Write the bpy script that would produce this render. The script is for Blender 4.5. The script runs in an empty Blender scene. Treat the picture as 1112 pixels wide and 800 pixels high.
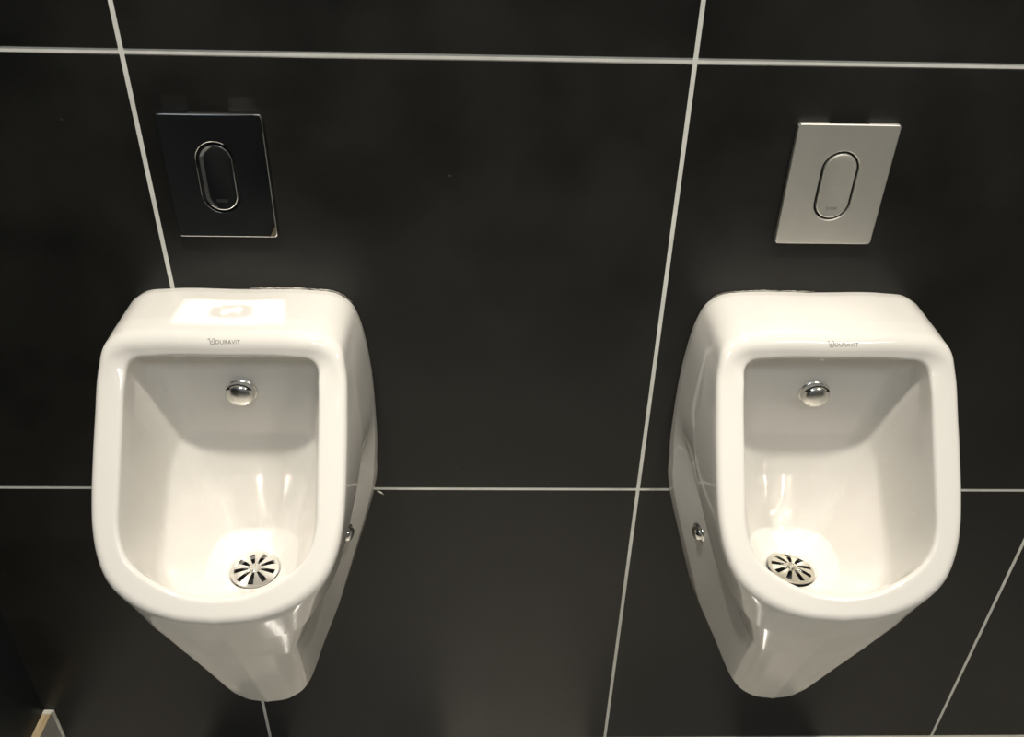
import bpy, bmesh, math, random
from mathutils import Vector, Matrix
from mathutils.bvhtree import BVHTree

# ------------------------------------------------------------------ camera, light, exposure
scene = bpy.context.scene
COL = scene.collection
PI = math.pi

cam_d = bpy.data.cameras.new('camera')
cam = bpy.data.objects.new('camera', cam_d)
COL.objects.link(cam)
scene.camera = cam
cam_d.sensor_fit = 'HORIZONTAL'
cam_d.sensor_width = 36.0
cam_d.lens = 959.375 / 1112.0 * 36.0
cam_d.clip_start = 0.02
right = Vector((0.99955055, -0.02041794, 0.02195012))
up = Vector((-0.00687423, 0.55658119, 0.83076479))
fwd = Vector((0.02917952, 0.83054229, -0.55619067))
m = Matrix((right, up, -fwd)).transposed().to_4x4()
m.translation = Vector((0.381016, -0.952809, 1.445396))
cam.matrix_world = m

scene.view_settings.view_transform = 'Standard'
scene.view_settings.look = 'None'
scene.view_settings.gamma = 1.0
scene.view_settings.use_curve_mapping = False
scene.view_settings.exposure = 0.06
scene.cycles.use_guiding = True
scene.cycles.caustics_reflective = True
scene.cycles.blur_glossy = 0.0
scene.cycles.sample_clamp_indirect = 0.0
scene.cycles.max_bounces = 10
scene.cycles.diffuse_bounces = 6
scene.cycles.glossy_bounces = 6

world = bpy.data.worlds.new('world')
scene.world = world
world.use_nodes = True
bg = world.node_tree.nodes['Background']
bg.inputs[0].default_value = (0.9, 0.95, 1.0, 1)
bg.inputs[1].default_value = 0.02

CEIL = 2.5
LAMP_POWER = 124.0
LAMP_COL = (1.0, 0.925, 0.80)
def downlight(x, y, power, col=LAMP_COL, angle=66, blend=1.0, radius=0.03):
    l = bpy.data.lights.new('downlight', 'SPOT')
    l.energy = power
    l.color = col
    l.spot_size = math.radians(angle)
    l.spot_blend = blend
    l.shadow_soft_size = radius
    o = bpy.data.objects.new('downlight', l)
    o.location = (x, y, CEIL - 0.02)
    COL.objects.link(o)
    return o
downlight(0.045, -0.47, LAMP_POWER)
downlight(0.800, -0.47, LAMP_POWER)
def room_fill(x, y, sx, sy, power, col):  # area fill added for the unseen room's light, no known fixture
    l = bpy.data.lights.new('room_fill', 'AREA')
    l.shape = 'RECTANGLE'; l.size = sx; l.size_y = sy
    l.energy = power; l.color = col
    o = bpy.data.objects.new('room_fill', l)
    o.location = (x, y, CEIL - 0.01)
    COL.objects.link(o)
room_fill(0.1, -1.8, 0.4, 0.4, 10.0, (0.82, 0.91, 1.0))
room_fill(1.6, -1.5, 0.4, 0.4, 10.0, (1.0, 0.96, 0.9))

# ------------------------------------------------------------------ materials
def mat(name, col, rough=0.5, metal=0.0, spec=0.5, coat=0.0, coat_rough=0.03):
    mm = bpy.data.materials.new(name)
    mm.use_nodes = True
    p = mm.node_tree.nodes['Principled BSDF']
    p.inputs['Base Color'].default_value = (*col, 1)
    p.inputs['Roughness'].default_value = rough
    p.inputs['Metallic'].default_value = metal
    p.inputs['Specular IOR Level'].default_value = spec
    p.inputs['Coat Weight'].default_value = coat
    p.inputs['Coat Roughness'].default_value = coat_rough
    return mm

def add_noise(mm, c1, c2, scale, lo=0.35, hi=0.65, detail=6, rough=None, bump=0.0, bump_scale=None, stretch=None):
    nt = mm.node_tree; N = nt.nodes; L = nt.links
    p = N['Principled BSDF']
    tc = N.new('ShaderNodeTexCoord')
    src = tc.outputs['Object']
    if stretch:
        mp = N.new('ShaderNodeMapping'); mp.inputs['Scale'].default_value = stretch
        L.new(src, mp.inputs['Vector']); src = mp.outputs['Vector']
    n = N.new('ShaderNodeTexNoise')
    n.inputs['Scale'].default_value = scale
    n.inputs['Detail'].default_value = detail
    L.new(src, n.inputs['Vector'])
    r = N.new('ShaderNodeValToRGB')
    r.color_ramp.elements[0].position = lo; r.color_ramp.elements[0].color = (*c1, 1)
    r.color_ramp.elements[1].position = hi; r.color_ramp.elements[1].color = (*c2, 1)
    L.new(n.outputs['Fac'], r.inputs['Fac'])
    L.new(r.outputs['Color'], p.inputs['Base Color'])
    if rough:
        mr = N.new('ShaderNodeMapRange')
        mr.inputs['To Min'].default_value = rough[0]; mr.inputs['To Max'].default_value = rough[1]
        mr.inputs['From Min'].default_value = 0.3; mr.inputs['From Max'].default_value = 0.7
        L.new(n.outputs['Fac'], mr.inputs['Value'])
        L.new(mr.outputs['Result'], p.inputs['Roughness'])
    if bump:
        n2 = N.new('ShaderNodeTexNoise')
        n2.inputs['Scale'].default_value = bump_scale or scale * 8
        n2.inputs['Detail'].default_value = 4
        L.new(src, n2.inputs['Vector'])
        b = N.new('ShaderNodeBump')
        b.inputs['Strength'].default_value = bump
        b.inputs['Distance'].default_value = 0.001
        L.new(n2.outputs['Fac'], b.inputs['Height'])
        L.new(b.outputs['Normal'], p.inputs['Normal'])
    return mm

M_TILE = add_noise(mat('black_tile', (0.014, 0.014, 0.012), 0.5, spec=0.4),
                   (0.0062, 0.0062, 0.0054), (0.0122, 0.0121, 0.0106), 7.0, rough=(0.36, 0.5), bump=0.15, bump_scale=160)
# sparse pale specks of dust and scratches on the tile
nt = M_TILE.node_tree
vor = nt.nodes.new('ShaderNodeTexVoronoi'); vor.inputs['Scale'].default_value = 26
tcn = [n for n in nt.nodes if n.type == 'TEX_COORD'][0]
nt.links.new(tcn.outputs['Object'], vor.inputs['Vector'])
lt = nt.nodes.new('ShaderNodeMath'); lt.operation = 'LESS_THAN'; lt.inputs[1].default_value = 0.035
nt.links.new(vor.outputs['Distance'], lt.inputs[0])
sep = nt.nodes.new('ShaderNodeSeparateColor'); nt.links.new(vor.outputs['Color'], sep.inputs[0])
gt = nt.nodes.new('ShaderNodeMath'); gt.operation = 'GREATER_THAN'; gt.inputs[1].default_value = 0.72
nt.links.new(sep.outputs[0], gt.inputs[0])
mu = nt.nodes.new('ShaderNodeMath'); mu.operation = 'MULTIPLY'
nt.links.new(lt.outputs[0], mu.inputs[0]); nt.links.new(gt.outputs[0], mu.inputs[1])
mx = nt.nodes.new('ShaderNodeMix'); mx.data_type = 'RGBA'
ramp = [n for n in nt.nodes if n.type == 'VALTORGB'][0]
nt.links.new(mu.outputs[0], mx.inputs['Factor'])
nt.links.new(ramp.outputs['Color'], mx.inputs[6]); mx.inputs[7].default_value = (0.045, 0.044, 0.04, 1)
nt.links.new(mx.outputs[2], nt.nodes['Principled BSDF'].inputs['Base Color'])

M_GROUT = add_noise(mat('grout', (0.55, 0.55, 0.5), 0.8), (0.66, 0.66, 0.61), (0.78, 0.78, 0.72), 25.0)
M_LEFT = add_noise(mat('dark_panel', (0.006, 0.009, 0.010), 0.45, spec=0.25), (0.0055, 0.0085, 0.0095), (0.0075, 0.0105, 0.0115), 5.0)
M_FLOOR = add_noise(mat('floor_tile', (0.3, 0.28, 0.25), 0.16, spec=0.6), (0.50, 0.475, 0.425), (0.58, 0.55, 0.49), 9.0, rough=(0.10, 0.2), bump=0.12, bump_scale=30)
M_CEIL = add_noise(mat('ceiling_paint', (0.6, 0.6, 0.58), 0.9), (0.56, 0.56, 0.54), (0.62, 0.62, 0.6), 3.0)
M_ROOM = add_noise(mat('room_paint', (0.2, 0.2, 0.2), 0.8), (0.28, 0.275, 0.26), (0.32, 0.315, 0.30), 3.0)
M_CERAMIC = add_noise(mat('ceramic', (0.84, 0.815, 0.78), 0.07, spec=0.5), (0.68, 0.662, 0.627), (0.695, 0.677, 0.642), 4.0)
M_CHROME = mat('chrome', (0.86, 0.85, 0.82), 0.06, 1.0)
M_SATIN = mat('satin_chrome', (0.80, 0.79, 0.75), 0.22, 1.0)
M_STRAINER = mat('strainer_chrome', (0.86, 0.84, 0.80), 0.24, 1.0)
M_MIRROR = mat('mirror_plate', (0.83, 0.83, 0.82), 0.004, 1.0)
M_BRUSHED = add_noise(mat('brushed_plate', (0.5, 0.49, 0.45), 0.48, 1.0), (0.83, 0.82, 0.76), (0.86, 0.85, 0.79), 30.0, stretch=(1, 1, 0.1))
M_PAINTED_DARK = mat('painted_dark', (0.006, 0.006, 0.006), 0.6)  # dark colour standing in for shade in recesses and a reflection on the spout
M_INK = mat('logo_ink', (0.17, 0.16, 0.14), 0.5)
M_BADGE = mat('badge_print', (0.24, 0.235, 0.215), 0.45)
M_BADGE_DARK = mat('badge_print_dark', (0.022, 0.022, 0.021), 0.4)
M_STRAINER_DIM = mat('strainer_dim_reflection', (0.66, 0.63, 0.56), 0.13, 1.0)  # same chrome tinted darker for the dim reflections of the tilted disc
M_SEAL = add_noise(mat('sealant', (0.3, 0.29, 0.26), 0.5), (0.06, 0.055, 0.05), (0.5, 0.48, 0.43), 60.0)
M_SEALW = add_noise(mat('sealant_white', (0.6, 0.58, 0.52), 0.5), (0.50, 0.48, 0.42), (0.66, 0.64, 0.58), 60.0)
M_WOOD = add_noise(mat('board_edge', (0.4, 0.3, 0.16), 0.6), (0.30, 0.215, 0.11), (0.52, 0.41, 0.25), 22.0, stretch=(8, 0.6, 8))
M_BOARD = add_noise(mat('board_face', (0.3, 0.28, 0.26), 0.6), (0.26, 0.245, 0.225), (0.33, 0.31, 0.285), 12.0)

# ------------------------------------------------------------------ helpers
def link(name, me, parent=None, mats=(), smooth=True):
    for mm in mats: me.materials.append(mm)
    if smooth:
        for p in me.polygons: p.use_smooth = True
    o = bpy.data.objects.new(name, me)
    COL.objects.link(o)
    if parent: o.parent = parent
    return o
def from_bm(name, bm, parent=None, mats=(), smooth=True, normals=True):
    if normals: bmesh.ops.recalc_face_normals(bm, faces=bm.faces)
    me = bpy.data.meshes.new(name)
    bm.to_mesh(me); bm.free()
    return link(name, me, parent, mats, smooth)
def structure(o):
    o['kind'] = 'structure'
    return o
def box(bm, x0, x1, y0, y1, z0, z1, mi=0):
    vs = [bm.verts.new((x, y, z)) for x in (x0, x1) for y in (y0, y1) for z in (z0, z1)]
    for f in ((0, 1, 3, 2), (4, 6, 7, 5), (0, 4, 5, 1), (2, 3, 7, 6), (0, 2, 6, 4), (1, 5, 7, 3)):
        fc = bm.faces.new([vs[i] for i in f]); fc.material_index = mi
def thing(name, loc, label, cat):
    o = bpy.data.objects.new(name, None)
    o.empty_display_size = 0.05
    o.location = loc
    o['label'] = label; o['category'] = cat
    COL.objects.link(o)
    return o
def lathe(bm, prof, seg, mtx=Matrix.Identity(4), mi=0):
    """prof: list of (r, h) around local z"""
    rings = []
    for r, h in prof:
        if r < 1e-6:
            rings.append([bm.verts.new(mtx @ Vector((0, 0, h)))])
        else:
            rings.append([bm.verts.new(mtx @ Vector((r * math.cos(2 * PI * k / seg), r * math.sin(2 * PI * k / seg), h))) for k in range(seg)])
    for a, b in zip(rings, rings[1:]):
        for k in range(seg):
            k2 = (k + 1) % seg
            if len(a) == 1 and len(b) == 1: continue
            if len(a) == 1: f = bm.faces.new((a[0], b[k], b[k2]))
            elif len(b) == 1: f = bm.faces.new((a[k], a[k2], b[0]))
            else: f = bm.faces.new((a[k], a[k2], b[k2], b[k]))
            f.material_index = mi

# ------------------------------------------------------------------ the room
FLOOR = 0.006
XL, XR, YF = -0.376, 2.6, -2.4
T = 0.6
bm = bmesh.new()
# grout bed
box(bm, XL - 0.05, XR + 0.05, 0.0022, 0.06, FLOOR - 0.02, CEIL + 0.02, 1)
# tiles with eased edges
def tile(x0, x1, z0, z1):
    e = 0.0009
    a = [(x0, z0), (x1, z0), (x1, z1), (x0, z1)]
    i = [(x0 + e, z0 + e), (x1 - e, z0 + e), (x1 - e, z1 - e), (x0 + e, z1 - e)]
    vb = [bm.verts.new((x, 0.0022, z)) for x, z in a]
    vm = [bm.verts.new((x, e, z)) for x, z in a]
    vf = [bm.verts.new((x, 0, z)) for x, z in i]
    bm.faces.new(vf)
    for k in range(4):
        k2 = (k + 1) % 4
        bm.faces.new((vm[k], vm[k2], vf[k2], vf[k]))
        bm.faces.new((vb[k], vb[k2], vm[k2], vm[k]))
xs = [XL - 0.01] + [k * T for k in range(0, 5)] + [XR]
zs = [FLOOR] + [k * T for k in range(1, 5)] + [CEIL]
def gap_v(i): return 0.0041 if 0 < i < len(xs) - 1 else 0.0
def gap_h(i):
    if i == 2: return 0.0054
    return 0.0036 if 0 < i < len(zs) - 1 else 0.0
# joints: vertical ones nearly flush, the upper course struck deeper
for i in range(1, len(xs) - 1):
    box(bm, xs[i] - 0.003, xs[i] + 0.003, 0.00045, 0.003, FLOOR, CEIL, 1)
for j in range(1, len(zs) - 1):
    box(bm, XL, XR, 0.0011 if j == 2 else 0.0004, 0.003, zs[j] - 0.003, zs[j] + 0.003, 1)
for i in range(len(xs) - 1):
    for j in range(len(zs) - 1):
        tile(xs[i] + gap_v(i) / 2, xs[i + 1] - gap_v(i + 1) / 2, zs[j] + gap_h(j) / 2, zs[j + 1] - gap_h(j + 1) / 2)
structure(from_bm('wall_back', bm, None, (M_TILE, M_GROUT), smooth=False))

def slab(name, x0, x1, y0, y1, z0, z1, mm):
    b = bmesh.new(); box(b, x0, x1, y0, y1, z0, z1)
    return structure(from_bm(name, b, None, (mm,), smooth=False))
slab('floor', XL - 0.05, XR + 0.05, YF - 0.05, 0.05, FLOOR - 0.05, FLOOR, M_FLOOR)
slab('ceiling', XL - 0.05, XR + 0.05, YF - 0.05, 0.05, CEIL, CEIL + 0.05, M_CEIL)
slab('wall_left', XL - 0.05, XL, YF - 0.05, 0.0, FLOOR, CEIL, M_LEFT)
slab('wall_right', XR, XR + 0.05, YF - 0.05, 0.0, FLOOR, CEIL, M_ROOM)
slab('wall_front', XL, XR, YF - 0.05, YF, FLOOR, CEIL, M_ROOM)
# skirting board along the left wall, its cut top edge bare wood
bm = bmesh.new()
zt = 0.0935
box(bm, XL, XL + 0.0145, YF, -0.0045, FLOOR, zt - 0.001, 1)
box(bm, XL, XL + 0.0145, YF, -0.0045, zt - 0.001, zt, 0)
structure(from_bm('baseboard_left', bm, None, (M_WOOD, M_BOARD), smooth=False))
# white sealant where the skirting meets the tiles
bm = bmesh.new()
box(bm, XL, XL + 0.0155, -0.0085, -0.0002, zt - 0.004, zt + 0.0015, 0)
box(bm, XL + 0.0125, XL + 0.0180, -0.0045, -0.0002, FLOOR, zt + 0.0010, 0)
bmesh.ops.bevel(bm, geom=list(bm.edges), offset=0.001, segments=2, affect='EDGES')
structure(from_bm('trim_1', bm, None, (M_SEALW,), smooth=False))

# ------------------------------------------------------------------ urinal body
AN = math.radians(51)
def RP(x, t, n=0.0):
    """point of the slanting rim plane: x across, t down the slope, n out of it -> (x, d, z)"""
    return Vector((x, 0.10 + t * math.cos(AN) + n * math.sin(AN), 0.905 - t * math.sin(AN) + n * math.cos(AN)))
V3 = lambda *a: Vector(a)
# outer rim (x, t, n, fillet), inner rim (x, t, n)
OUT = [RP(0, -.006, .012), RP(.088, -.006, .012), RP(.117, -.002, .011), RP(.1325, .009, .007), RP(.1385, .032, .002),
       RP(.1405, .085), RP(.1412, .135), RP(.1412, .175), RP(.1395, .206), RP(.1345, .233), RP(.1205, .263), RP(.0905, .2875), RP(.048, .304), RP(0, .309)]
OUT_R = [.018, .018, .017, .015, .011, .009, .009, .009, .009, .010, .011, .012, .012, .012]
INN = [RP(0, .0185, -.003), RP(.074, .0185, -.003), RP(.0975, .0205, -.003), RP(.1065, .0285, -.002), RP(.1085, .045),
       RP(.1095, .085), RP(.1095, .135), RP(.1095, .175), RP(.109, .203), RP(.104, .226), RP(.092, .245), RP(.068, .262), RP(.036, .2755), RP(0, .2795)]
MID = [V3(0, .07, .9205), V3(.087, .07, .9205), V3(.1165, .07, .9165), V3(.1325, .07, .9045), V3(.140, .075, .880),
       V3(.147, .10, .825), V3(.148, .10, .772), V3(.142, .125, .722), V3(.134, .16, .687), V3(.1235, .20, .655), V3(.106, .235, .633), V3(.084, .261, .618), V3(.045, .271, .611), V3(0, .274, .61)]
VAL = [V3(0, .035, .9215), V3(.086, .035, .9215), V3(.116, .035, .9175), V3(.132, .035, .906), V3(.1405, .035, .884),
       V3(.1495, .045, .815), V3(.1485, .045, .745), V3(.128, .060, .682), V3(.113, .082, .633), V3(.096, .140, .596), V3(.086, .187, .577), V3(.0705, .241, .559), V3(.038, .249, .554), V3(0, .2515, .553)]
PED = [V3(0, .012, .9225), V3(.0855, .012, .9225), V3(.1155, .012, .9185), V3(.1315, .012, .907), V3(.141, .012, .885),
       V3(.1505, .014, .812), V3(.1515, .016, .738), V3(.147, .020, .670), V3(.136, .025, .600), V3(.082, .050, .416), V3(.0675, .112, .403), V3(.0575, .172, .398), V3(.032, .184, .377), V3(0, .187, .371)]
WAL = [V3(0, 0, .921), V3(.0845, 0, .921), V3(.1145, 0, .917), V3(.1305, 0, .9055), V3(.140, 0, .884),
       V3(.1500, 0, .812), V3(.1515, 0, .735), V3(.149, 0, .665), V3(.139, 0, .592), V3(.0875, 0, .415), V3(.078, 0, .400), V3(.066, 0, .391), V3(.036, 0, .380), V3(0, 0, .376)]
B3 = [V3(0, .074, .900), V3(.074, .074, .899), V3(.097, .080, .893), V3(.105, .096, .878), V3(.1065, .115, .842),
      V3(.1065, .143, .820), V3(.1065, .175, .782), V3(.1065, .201, .752), V3(.106, .220, .729), V3(.101, .234, .712), V3(.089, .246, .698), V3(.066, .257, .685), V3(.035, .265, .676), V3(0, .268, .672)]
B2 = [V3(0, .063, .748), V3(.055, .064, .750), V3(.072, .068, .750), V3(.083, .076, .744), V3(.090, .090, .735),
      V3(.096, .115, .705), V3(.096, .145, .680), V3(.0955, .170, .662), V3(.094, .192, .648), V3(.087, .210, .638), V3(.075, .224, .633), V3(.056, .236, .629), V3(.030, .243, .627), V3(0, .245, .626)]
B1 = [V3(0, .084, .603), V3(.028, .086, .603), V3(.038, .090, .603), V3(.046, .096, .603), V3(.051, .105, .603),
      V3(.055, .120, .602), V3(.057, .137, .601), V3(.0565, .149, .600), V3(.0545, .159, .599), V3(.051, .168, .598), V3(.0445, .177, .598), V3(.034, .186, .597), V3(.018, .191, .597), V3(0, .193, .597)]
ANG = [0, 22, 34, 46, 58, 74, 90, 101, 111, 121, 133, 147, 164, 180]
DR = (0.138, 0.0335)
B0 = [V3(DR[1] * math.sin(math.radians(a)), DR[0] - DR[1] * math.cos(math.radians(a)), .584) for a in ANG]
BW = [V3(.0285 * math.sin(math.radians(a)), DR[0] - .0285 * math.cos(math.radians(a)), .575) for a in ANG]
BD = [V3(.0265 * math.sin(math.radians(a)), DR[0] - .0265 * math.cos(math.radians(a)), .545) for a in ANG]
#        control rows from the drain outwards, with the fillet at each
ROWS = [(BD, 0), (BW, .002), (B0, .003), (B1, .010), (B2, .045), (B3, .016), (INN, .0055), (OUT, OUT_R), (MID, .035), (VAL, .006), (PED, .010), (WAL, 0)]
VAL_R = [.02, .02, .02, .02, .02, .03, .030, .012, .007, .005, .005, .012, .03, .03]
PED_R = [.003, .003, .003, .003, .003, .004, .006, .008, .010, .012, .014, .016, .016, .016]

def hermite(P, u, ts, brk=-1):
    """piecewise cubic through P (list of vectors or floats) at parameters ts, finite difference tangents"""
    n = len(ts)
    k = 0
    while k < n - 2 and u > ts[k + 1]: k += 1
    h = ts[k + 1] - ts[k]
    s = (u - ts[k]) / h
    def tan(i):
        if i == 0: return (P[1] - P[0]) / (ts[1] - ts[0])
        if i == n - 1: return (P[-1] - P[-2]) / (ts[-1] - ts[-2])
        a = (P[i] - P[i - 1]) / (ts[i] - ts[i - 1]); b = (P[i + 1] - P[i]) / (ts[i + 1] - ts[i])
        ha = ts[i] - ts[i - 1]; hb = ts[i + 1] - ts[i]
        return (a * hb + b * ha) / (ha + hb)
    m0, m1 = tan(k) * h, tan(k + 1) * h
    if k == brk: m0 = P[k + 1] - P[k]         # an edge runs along this station
    if k + 1 == brk: m1 = P[k + 1] - P[k]
    return P[k] * (2 * s**3 - 3 * s**2 + 1) + m0 * (s**3 - 2 * s**2 + s) + P[k + 1] * (-2 * s**3 + 3 * s**2) + m1 * (s**3 - s**2)

# common parameter along the contour: length of the outer rim, mirrored ends keep symmetry flat
ts = [0.0]
for i in range(1, len(OUT)):
    ts.append(ts[-1] + (OUT[i] - OUT[i - 1]).length + 0.006)
S_STEPS = 110
FIL = 5
SUB = 5
def profile(u):
    ctrl, rad = [], []
    for pts, r in ROWS:
        ctrl.append(hermite(pts, u, ts, 9 if any(pts is q for q in (VAL, PED, WAL)) else -1))
        if pts is VAL: r = VAL_R
        if pts is PED: r = PED_R
        rad.append(hermite(list(map(float, r)), u, ts) if isinstance(r, list) else r)
    out = [ctrl[0]]
    prev = ctrl[0]
    n = len(ctrl)
    for i in range(1, n):
        if i == n - 1:
            a = b = ctrl[i]; arc = []
        else:
            p0, p1, p2 = ctrl[i - 1], ctrl[i], ctrl[i + 1]
            d0, d1 = (p0 - p1), (p2 - p1)
            l0, l1 = d0.length, d1.length
            d0, d1 = d0.normalized(), d1.normalized()
            ang = d0.angle(d1)
            cut = min(rad[i] / max(math.tan(ang / 2), 0.05), l0 * 0.48, l1 * 0.48)
            a, b = p1 + d0 * cut, p1 + d1 * cut
            arc = []
            for k in range(1, FIL):
                s = k / FIL
                # rational quadratic: a true circular arc
                w = math.sin(ang / 2)
                arc.append((a * (1 - s)**2 + p1 * (2 * w * s * (1 - s)) + b * s**2) / ((1 - s)**2 + 2 * w * s * (1 - s) + s**2))
        for k in range(1, SUB):
            out.append(prev.lerp(a, k / SUB))
        out.append(a)
        if i < n - 1:
            out += arc; out.append(b)
        prev = b
    return out

def build_body():
    bm = bmesh.new()
    grid = []
    us = [ts[-1] * k / S_STEPS for k in range(S_STEPS + 1)]
    half = [profile(u) for u in us]
    for side in (1, -1):
        seq = half if side == 1 else half[-2:0:-1]
        for pr in seq:
            grid.append([bm.verts.new((side * p.x, -p.y - 0.0004, p.z)) for p in pr])
    n = len(grid)
    for i in range(n):
        a, b = grid[i], grid[(i + 1) % n]
        for j in range(len(a) - 1):
            bm.faces.new((a[j], a[j + 1], b[j + 1], b[j]))
    for f in bm.faces:
        if f.calc_center_median().z < 0.5735 and abs(f.calc_center_median().x) < 0.03 and abs(f.calc_center_median().y + DR[0]) < 0.03:
            f.material_index = 1  # shade inside the waste put into its wall colour
    bm.faces.new([g[0] for g in grid]).material_index = 1     # floor of the waste
    bm.faces.new([g[-1] for g in grid])                       # back against the wall
    bmesh.ops.remove_doubles(bm, verts=bm.verts, dist=1e-6)
    return bm

body_bm = build_body()
bmesh.ops.recalc_face_normals(body_bm, faces=body_bm.faces)
BVH = BVHTree.FromBMesh(body_bm)
body_me = bpy.data.meshes.new('basin')
body_bm.to_mesh(body_me); body_bm.free()
body_me.materials.append(M_CERAMIC); body_me.materials.append(M_PAINTED_DARK)
for p in body_me.polygons: p.use_smooth = True

# ------------------------------------------------------------------ urinal fittings
def strainer_bm():
    """domed grid disc with nine radial slots cut right through"""
    bm = bmesh.new()
    R, nsl = 0.0305, 9
    top = lambda r: 0.0028 * (1 - (r / R)**2) + 0.0016
    seg = nsl * 8
    radii = [0.0085, 0.0125, 0.017, 0.0215, 0.0265, 0.0285, R]
    rings_t, rings_b = [], []
    for r in radii:
        rings_t.append([bm.verts.new((r * math.cos(2 * PI * k / seg), r * math.sin(2 * PI * k / seg), top(r))) for k in range(seg)])
        rings_b.append([bm.verts.new((r * math.cos(2 * PI * k / seg), r * math.sin(2 * PI * k / seg), top(r) - 0.0018)) for k in range(seg)])
    # slots narrow towards the hub, so shift the slot walls to an even taper
    for ri, r in enumerate(radii):
        wd = 0.0021 + 0.0017 * (r - 0.0085) / 0.02
        for k in range(seg):
            s, q = divmod(k, 8)
            a0 = 2 * PI * (s + 0.5) / nsl
            if q in (3, 5) and ri < 6:
                da = (-1 if q == 3 else 1) * wd / r
                for v, zz in ((rings_t[ri][k], top(r)), (rings_b[ri][k], top(r) - 0.0018)):
                    v.co = (r * math.cos(a0 + da), r * math.sin(a0 + da), zz)
    def slot(ri, k): return 1 <= ri <= 3 and k % 8 in (3, 4) or ri == 0 and k % 8 in (3, 4)
    for ri in range(len(radii) - 1):
        for k in range(seg):
            k2 = (k + 1) % seg
            if slot(ri, k):
                continue
            bm.faces.new((rings_t[ri][k], rings_t[ri + 1][k], rings_t[ri + 1][k2], rings_t[ri][k2]))
            bm.faces.new((rings_b[ri][k2], rings_b[ri + 1][k2], rings_b[ri + 1][k], rings_b[ri][k]))
            if slot(ri, (k - 1) % seg):
                bm.faces.new((rings_t[ri][k], rings_b[ri][k], rings_b[ri + 1][k], rings_t[ri + 1][k]))
            if slot(ri, k2):
                bm.faces.new((rings_t[ri][k2], rings_t[ri + 1][k2], rings_b[ri + 1][k2], rings_b[ri][k2]))
    for k in range(seg):
        k2 = (k + 1) % seg
        bm.faces.new((rings_t[-1][k], rings_b[-1][k], rings_b[-1][k2], rings_t[-1][k2]))
        if slot(3, k):   # outer end of each slot
            bm.faces.new((rings_t[4][k], rings_t[4][k2], rings_b[4][k2], rings_b[4][k]))
        if slot(0, k):
            bm.faces.new((rings_t[0][k], rings_b[0][k], rings_b[0][k2], rings_t[0][k2]))
    bm.faces.new(rings_t[0]); bm.faces.new(rings_b[0][::-1])
    return bm
def hub_bm():
    bm = bmesh.new()
    lathe(bm, [(0.0062, 0.0040), (0.0062, 0.0056), (0.0054, 0.0063), (0.0040, 0.0062), (0.0034, 0.0054), (0, 0.0053)], 28)
    return bm
def spout_bm():
    """chrome bullnose nozzle: wall ring, short neck, rounded nose"""
    bm = bmesh.new()
    mt = Matrix.Rotation(PI / 2, 4, 'X')        # local z -> -y (out of the back of the bowl)
    lathe(bm, [(0.0158, -0.006), (0.0158, 0.0012), (0.0153, 0.0020), (0.0148, 0.0025), (0.0142, 0.0030),
               (0.0142, 0.0080), (0.0134, 0.0105), (0.0115, 0.0125), (0.0085, 0.0138), (0.0045, 0.0145), (0, 0.0147)], 40, mt)
    return bm
def spout_reflection_bm():
    bm = bmesh.new()
    mt = Matrix.Rotation(PI / 2, 4, 'X')
    # dark reflection on top of the nose, put in as a coloured crescent
    segs = 24
    outer, inner = [], []
    for k in range(segs + 1):
        a = math.radians(28 + 124 * k / segs)
        w = math.sin(PI * k / segs)
        ro, ri = 0.01435, 0.01435 - 0.0046 * w
        def pt(r):
            h = 0.0083 + (0.0145 - 0.0083) * max(0.0, (1 - (r / 0.0144)**2))**0.5
            return mt @ Vector((r * math.cos(a), r * math.sin(a), h + 0.0004))
        outer.append(bm.verts.new(pt(ro))); inner.append(bm.verts.new(pt(ri)))
        outer[-1].co += Vector((0, 0, 0.0002))
    for k in range(segs):
        try: bm.faces.new((outer[k], outer[k + 1], inner[k + 1], inner[k]))
        except ValueError: pass
    return bm
def cap_bm():
    bm = bmesh.new()
    lathe(bm, [(0.0098, -0.004), (0.0098, 0.0010), (0.0090, 0.0018), (0.0078, 0.0020), (0.0074, 0.0030), (0.0068, 0.0048), (0.0052, 0.0062), (0.0028, 0.0069), (0, 0.0071)], 28)
    return bm

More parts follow.
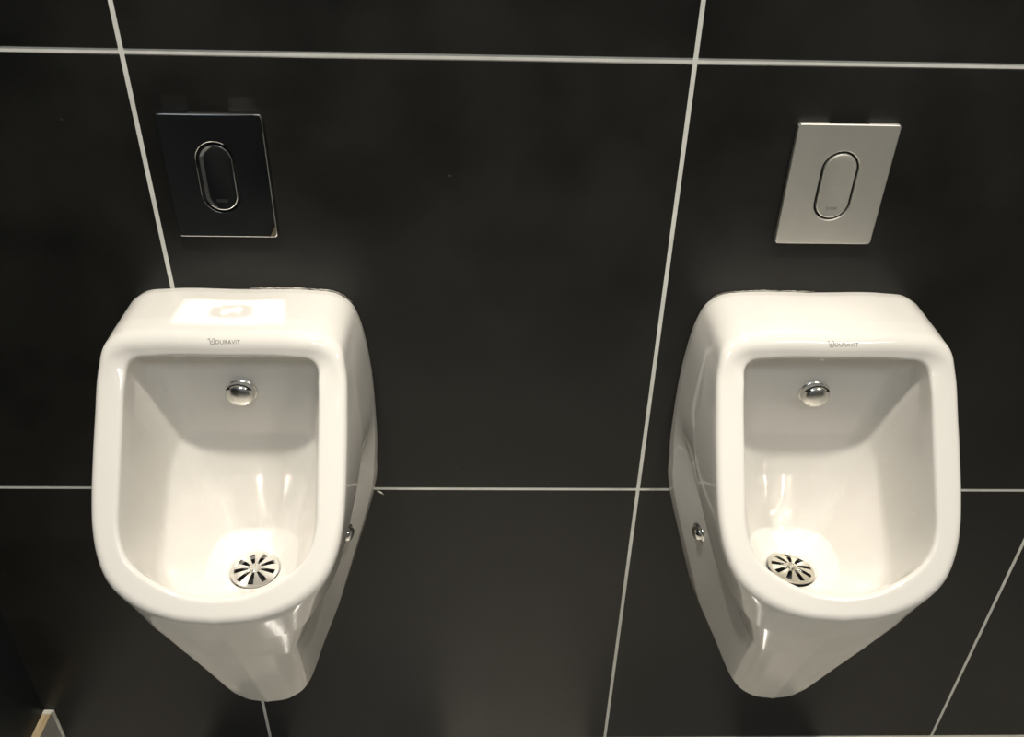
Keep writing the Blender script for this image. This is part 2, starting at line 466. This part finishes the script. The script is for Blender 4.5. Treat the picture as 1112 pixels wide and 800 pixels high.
def text_bm(txt, size):
    cu = bpy.data.curves.new('lettering', 'FONT')
    cu.body = txt; cu.size = size; cu.space_character = 1.02
    cu.resolution_u = 3
    o = bpy.data.objects.new('lettering', cu); COL.objects.link(o)
    dg = bpy.context.evaluated_depsgraph_get()
    me = bpy.data.meshes.new_from_object(o.evaluated_get(dg))
    bpy.data.objects.remove(o); bpy.data.curves.remove(cu)
    b = bmesh.new(); b.from_mesh(me); bpy.data.meshes.remove(me)
    return b
def logo_bm():
    """the maker's mark: a bent-tick-and-bracket symbol and the word, laid on the rolled front edge"""
    b = text_bm('DURAVIT', 0.0068)
    xs_ = [v.co.x for v in b.verts]
    w = max(xs_) - min(xs_)
    k = 0.0272 / w
    for v in b.verts: v.co.x = (v.co.x - min(xs_)) * k + 0.0092
    def stroke(p, q, th):
        p, q = Vector((*p, 0)), Vector((*q, 0))
        d = (q - p).normalized(); nn = Vector((-d.y, d.x, 0)) * th / 2
        b.faces.new([b.verts.new(c) for c in (p - nn, q - nn, q + nn, p + nn)])
    th = 0.0008
    poly = [(0.0018, 0.0058), (0.0030, 0.0030), (0.0034, 0.0006), (0.0046, -0.0004), (0.0062, -0.0004), (0.0076, 0.0006), (0.0079, 0.0030), (0.0076, 0.0056), (0.0056, 0.0062)]
    for p, q in zip(poly, poly[1:]): stroke(p, q, th)
    stroke((0.0002, 0.0050), (0.0022, 0.0062), th)
    stroke((0.0044, 0.0030), (0.0058, 0.0044), th)
    stroke((0.0044, 0.0030), (0.0056, 0.0018), th)
    bmesh.ops.triangulate(b, faces=b.faces)
    out = Vector((0, -0.75, 0.66))
    tx, ty = Vector((1, 0, 0)), Vector((0, 0.66, 0.75))
    ctr = Vector((0.0035, -0.1020, 0.9085))
    for v in b.verts:
        p = ctr + tx * (v.co.x - 0.0182) + ty * (v.co.y - 0.0026)
        hit = BVH.ray_cast(p + out * 0.05, -out, 0.12)
        v.co = hit[0] + hit[1] * 0.00025
    return b

strainer_me = hub_me = spout_me = reflection_me = cap_me = logo_me = None
def part(name, bm, parent, mm, loc=(0, 0, 0), rot=None, smooth=True):
    o = from_bm(name, bm, parent, (mm,), smooth)
    o.location = loc
    if rot is not None: o.rotation_euler = rot
    return o
def auto_smooth(o, deg=35):
    for e in o.data.edges: e.use_edge_sharp = False
    b = bmesh.new(); b.from_mesh(o.data)
    for e in b.edges:
        if len(e.link_faces) == 2 and e.calc_face_angle(0) > math.radians(deg): e.smooth = False
    b.to_mesh(o.data); b.free()

def make_urinal(cx, dz, label, strainer_tilt, strainer_turn, cap_side, smat):
    root = thing('urinal', (cx, 0, dz), label, 'urinal')
    link('basin', body_me, root, ())
    st = part('drain_strainer', strainer_bm(), root, smat, (0.0, -DR[0], 0.5815), (strainer_tilt[0], strainer_tilt[1], strainer_turn))
    auto_smooth(st)
    h = part('hub', hub_bm(), st, smat); auto_smooth(h)
    sp = part('spout', spout_bm(), root, M_SATIN, (0.001, -0.0675, 0.8175)); auto_smooth(sp, 50)
    sp.scale = (1.24, 1.08, 1.12)
    part('nose_reflection', spout_reflection_bm(), sp, M_PAINTED_DARK)
    # screw cap on the flank that shows
    org = Vector((cap_side * 0.25, -0.077, 0.588))
    hit = BVH.ray_cast(org, Vector((-cap_side, 0, 0)))
    nrm = hit[1] if hit[1].x * cap_side > 0 else -hit[1]
    c = part('screw_cap', cap_bm(), root, M_CHROME, hit[0])
    c.scale = (1.4, 1.4, 1.3)
    c.rotation_euler = nrm.to_track_quat('Z', 'Y').to_euler()
    auto_smooth(c, 50)
    lg = part('logo', logo_bm(), root, M_INK, smooth=False)
    lg['label'] = 'small grey lettering'
    return root

U_LEFT = make_urinal(0.0825, 0.0, 'white ceramic urinal below the black mirror-polished flush plate, drain strainer lying level', (0.0, 0.0), math.radians(10), 1, M_STRAINER)
U_RIGHT = make_urinal(0.7855, 0.003, 'white ceramic urinal below the matt silver flush plate, drain strainer sitting tilted', (math.radians(-4), math.radians(9)), math.radians(24), -1, M_STRAINER_DIM)

# ragged remains of sealant round the urinals
def bead(bm, pts, r, seg=6):
    rings = []
    n = len(pts)
    for i, p in enumerate(pts):
        a = pts[max(i - 1, 0)]; b = pts[min(i + 1, n - 1)]
        t = (b - a).normalized()
        u = t.cross(Vector((0, 1, 0.01))).normalized(); w = t.cross(u)
        rr = r[i] if isinstance(r, list) else r
        rings.append([bm.verts.new(p + (u * math.cos(2 * PI * k / seg) + w * math.sin(2 * PI * k / seg)) * rr) for k in range(seg)])
    for a, b in zip(rings, rings[1:]):
        for k in range(seg):
            bm.faces.new((a[k], a[(k + 1) % seg], b[(k + 1) % seg], b[k]))
    bm.faces.new(rings[0][::-1]); bm.faces.new(rings[-1])
def seam(root, u0, u1, side, steps, seed, rr):
    rnd = random.Random(seed)
    bm = bmesh.new()
    pts, rad = [], []
    for k in range(steps + 1):
        u = ts[-1] * (u0 + (u1 - u0) * k / steps)
        p = hermite(WAL, u, ts); c = Vector((0, 0, .66))
        q = Vector((p.x, 0, p.z)); o = (q - c).normalized()
        pts.append(Vector((side * (q.x + o.x * 0.0012), -0.0012, q.z + o.z * 0.0012)))
        rad.append(rr * (0.5 + rnd.random()))
    bead(bm, pts, rad)
    o = from_bm('sealant', bm, root, (M_SEAL,))
    o['label'] = 'ragged dirty sealant line along the back edge'
seam(U_LEFT, 0.02, 0.26, 1, 40, 3, 0.0011)
seam(U_RIGHT, 0.0, 0.24, -1, 40, 5, 0.0008)
bm = bmesh.new()
bead(bm, [Vector(p) for p in ((0.1445, -0.002, 0.598), (0.148, -0.0035, 0.597), (0.1515, -0.0032, 0.594), (0.1535, -0.002, 0.5905))], [0.0007, 0.0012, 0.0011, 0.0004])
o = from_bm('sealant', bm, U_LEFT, (M_SEALW,))
o['label'] = 'loose white curl of sealant at the right flank'

# ------------------------------------------------------------------ flush plates
def stadium(w, h, n):
    r = w / 2; s = h / 2 - r
    pts = []
    for k in range(n):
        a = 2 * PI * k / n
        pts.append((r * math.cos(a), r * math.sin(a) + (s if math.sin(a) >= 0 else -s)))
    return pts
def rrect(w, h, r, n):
    """rounded rectangle sampled at n points by direction"""
    pts = []
    for k in range(n):
        a = 2 * PI * (k) / n
        c, s = math.cos(a), math.sin(a)
        t = min((w / 2) / abs(c) if abs(c) > 1e-9 else 1e9, (h / 2) / abs(s) if abs(s) > 1e-9 else 1e9)
        x, y = c * t, s * t
        # pull into the rounded corner
        ix, iy = w / 2 - r, h / 2 - r
        if abs(x) > ix and abs(y) > iy:
            dx, dy = abs(x) - ix, abs(y) - iy
            l = math.hypot(dx, dy)
            x = math.copysign(ix + dx / l * r, x); y = math.copysign(iy + dy / l * r, y)
        pts.append((x, y))
    return pts
def rings_to_bm(rings, cap=True):
    bm = bmesh.new()
    R = [[bm.verts.new((x, -d, z)) for x, z, d in ring] for ring in rings]
    n = len(R[0])
    for a, b in zip(R, R[1:]):
        for k in range(n):
            bm.faces.new((a[k], a[(k + 1) % n], b[(k + 1) % n], b[k]))
    if cap: bm.faces.new(R[-1])
    return bm
def plate_bm(w, h, th, bw, bh):
    n = 192
    rr = lambda e, d: [(x, z, d) for x, z in rrect(w - 2 * e, h - 2 * e, max(0.0035 - e, 0.001), n)]
    sd = lambda e, d: [(x, z, d) for x, z in stadium(bw + 2 * e, bh + 2 * e, n)]
    rings = [rr(0.0008, 0.0004), rr(0.0, 0.0008), rr(0.0, th - 0.0015), rr(0.0004, th - 0.0005), rr(0.0013, th),
             sd(0.0009, th), sd(0.0003, th - 0.0003), sd(0.0, th - 0.0010), sd(0.0, th - 0.0030), sd(0.0, th - 0.0050)]
    bm = rings_to_bm(rings)
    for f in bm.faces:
        if f.calc_center_median().y > -(th - 0.0022) and f.calc_center_median().y < -0.0015 and abs(f.calc_center_median().x) < bw * 0.51: f.material_index = 1   # bottom and lower wall of the recess coloured dark for the gap's shade
    return bm
def button_bm(bw, bh, th):
    n = 96
    sd = lambda e, d: [(x, z, d) for x, z in stadium(bw - 2 * e, bh - 2 * e, n)]
    return rings_to_bm([sd(0.0, th - 0.0042), sd(0.0, th - 0.0010), sd(0.0003, th - 0.0003), sd(0.0012, th + 0.0001), sd(0.0030, th - 0.0002), sd(0.006, th - 0.0005)])
def make_plate(cx, cz, label, mm, tilt):
    root = thing('flush_plate', (cx, 0, cz), label, 'flush plate')
    th = 0.0072
    p = from_bm('cover_plate', plate_bm(0.1143, 0.1445, th, 0.0425, 0.0825), root, (mm, M_PAINTED_DARK))
    auto_smooth(p, 20)
    b = from_bm('push_button', button_bm(0.0372, 0.0772, th), root, (mm,))
    b.location = (0, -0.0003, 0)
    b.rotation_euler = tilt
    auto_smooth(b, 20)
    bm = bmesh.new()
    box(bm, -0.0065, 0.0065, -0.00674, -0.0064, -0.0290, -0.0252)
    g = from_bm('badge', bm, b, (M_BADGE_DARK if mm is M_MIRROR else M_BADGE,), smooth=False)
    return root
make_plate(0.0803, 1.0655, 'mirror-polished flush plate looking black, with an oval push button', M_MIRROR, (0, 0, 0))
make_plate(0.7790, 1.0650, 'matt silver flush plate with an oval push button', M_BRUSHED, (math.radians(0.6), 0, math.radians(1.6)))
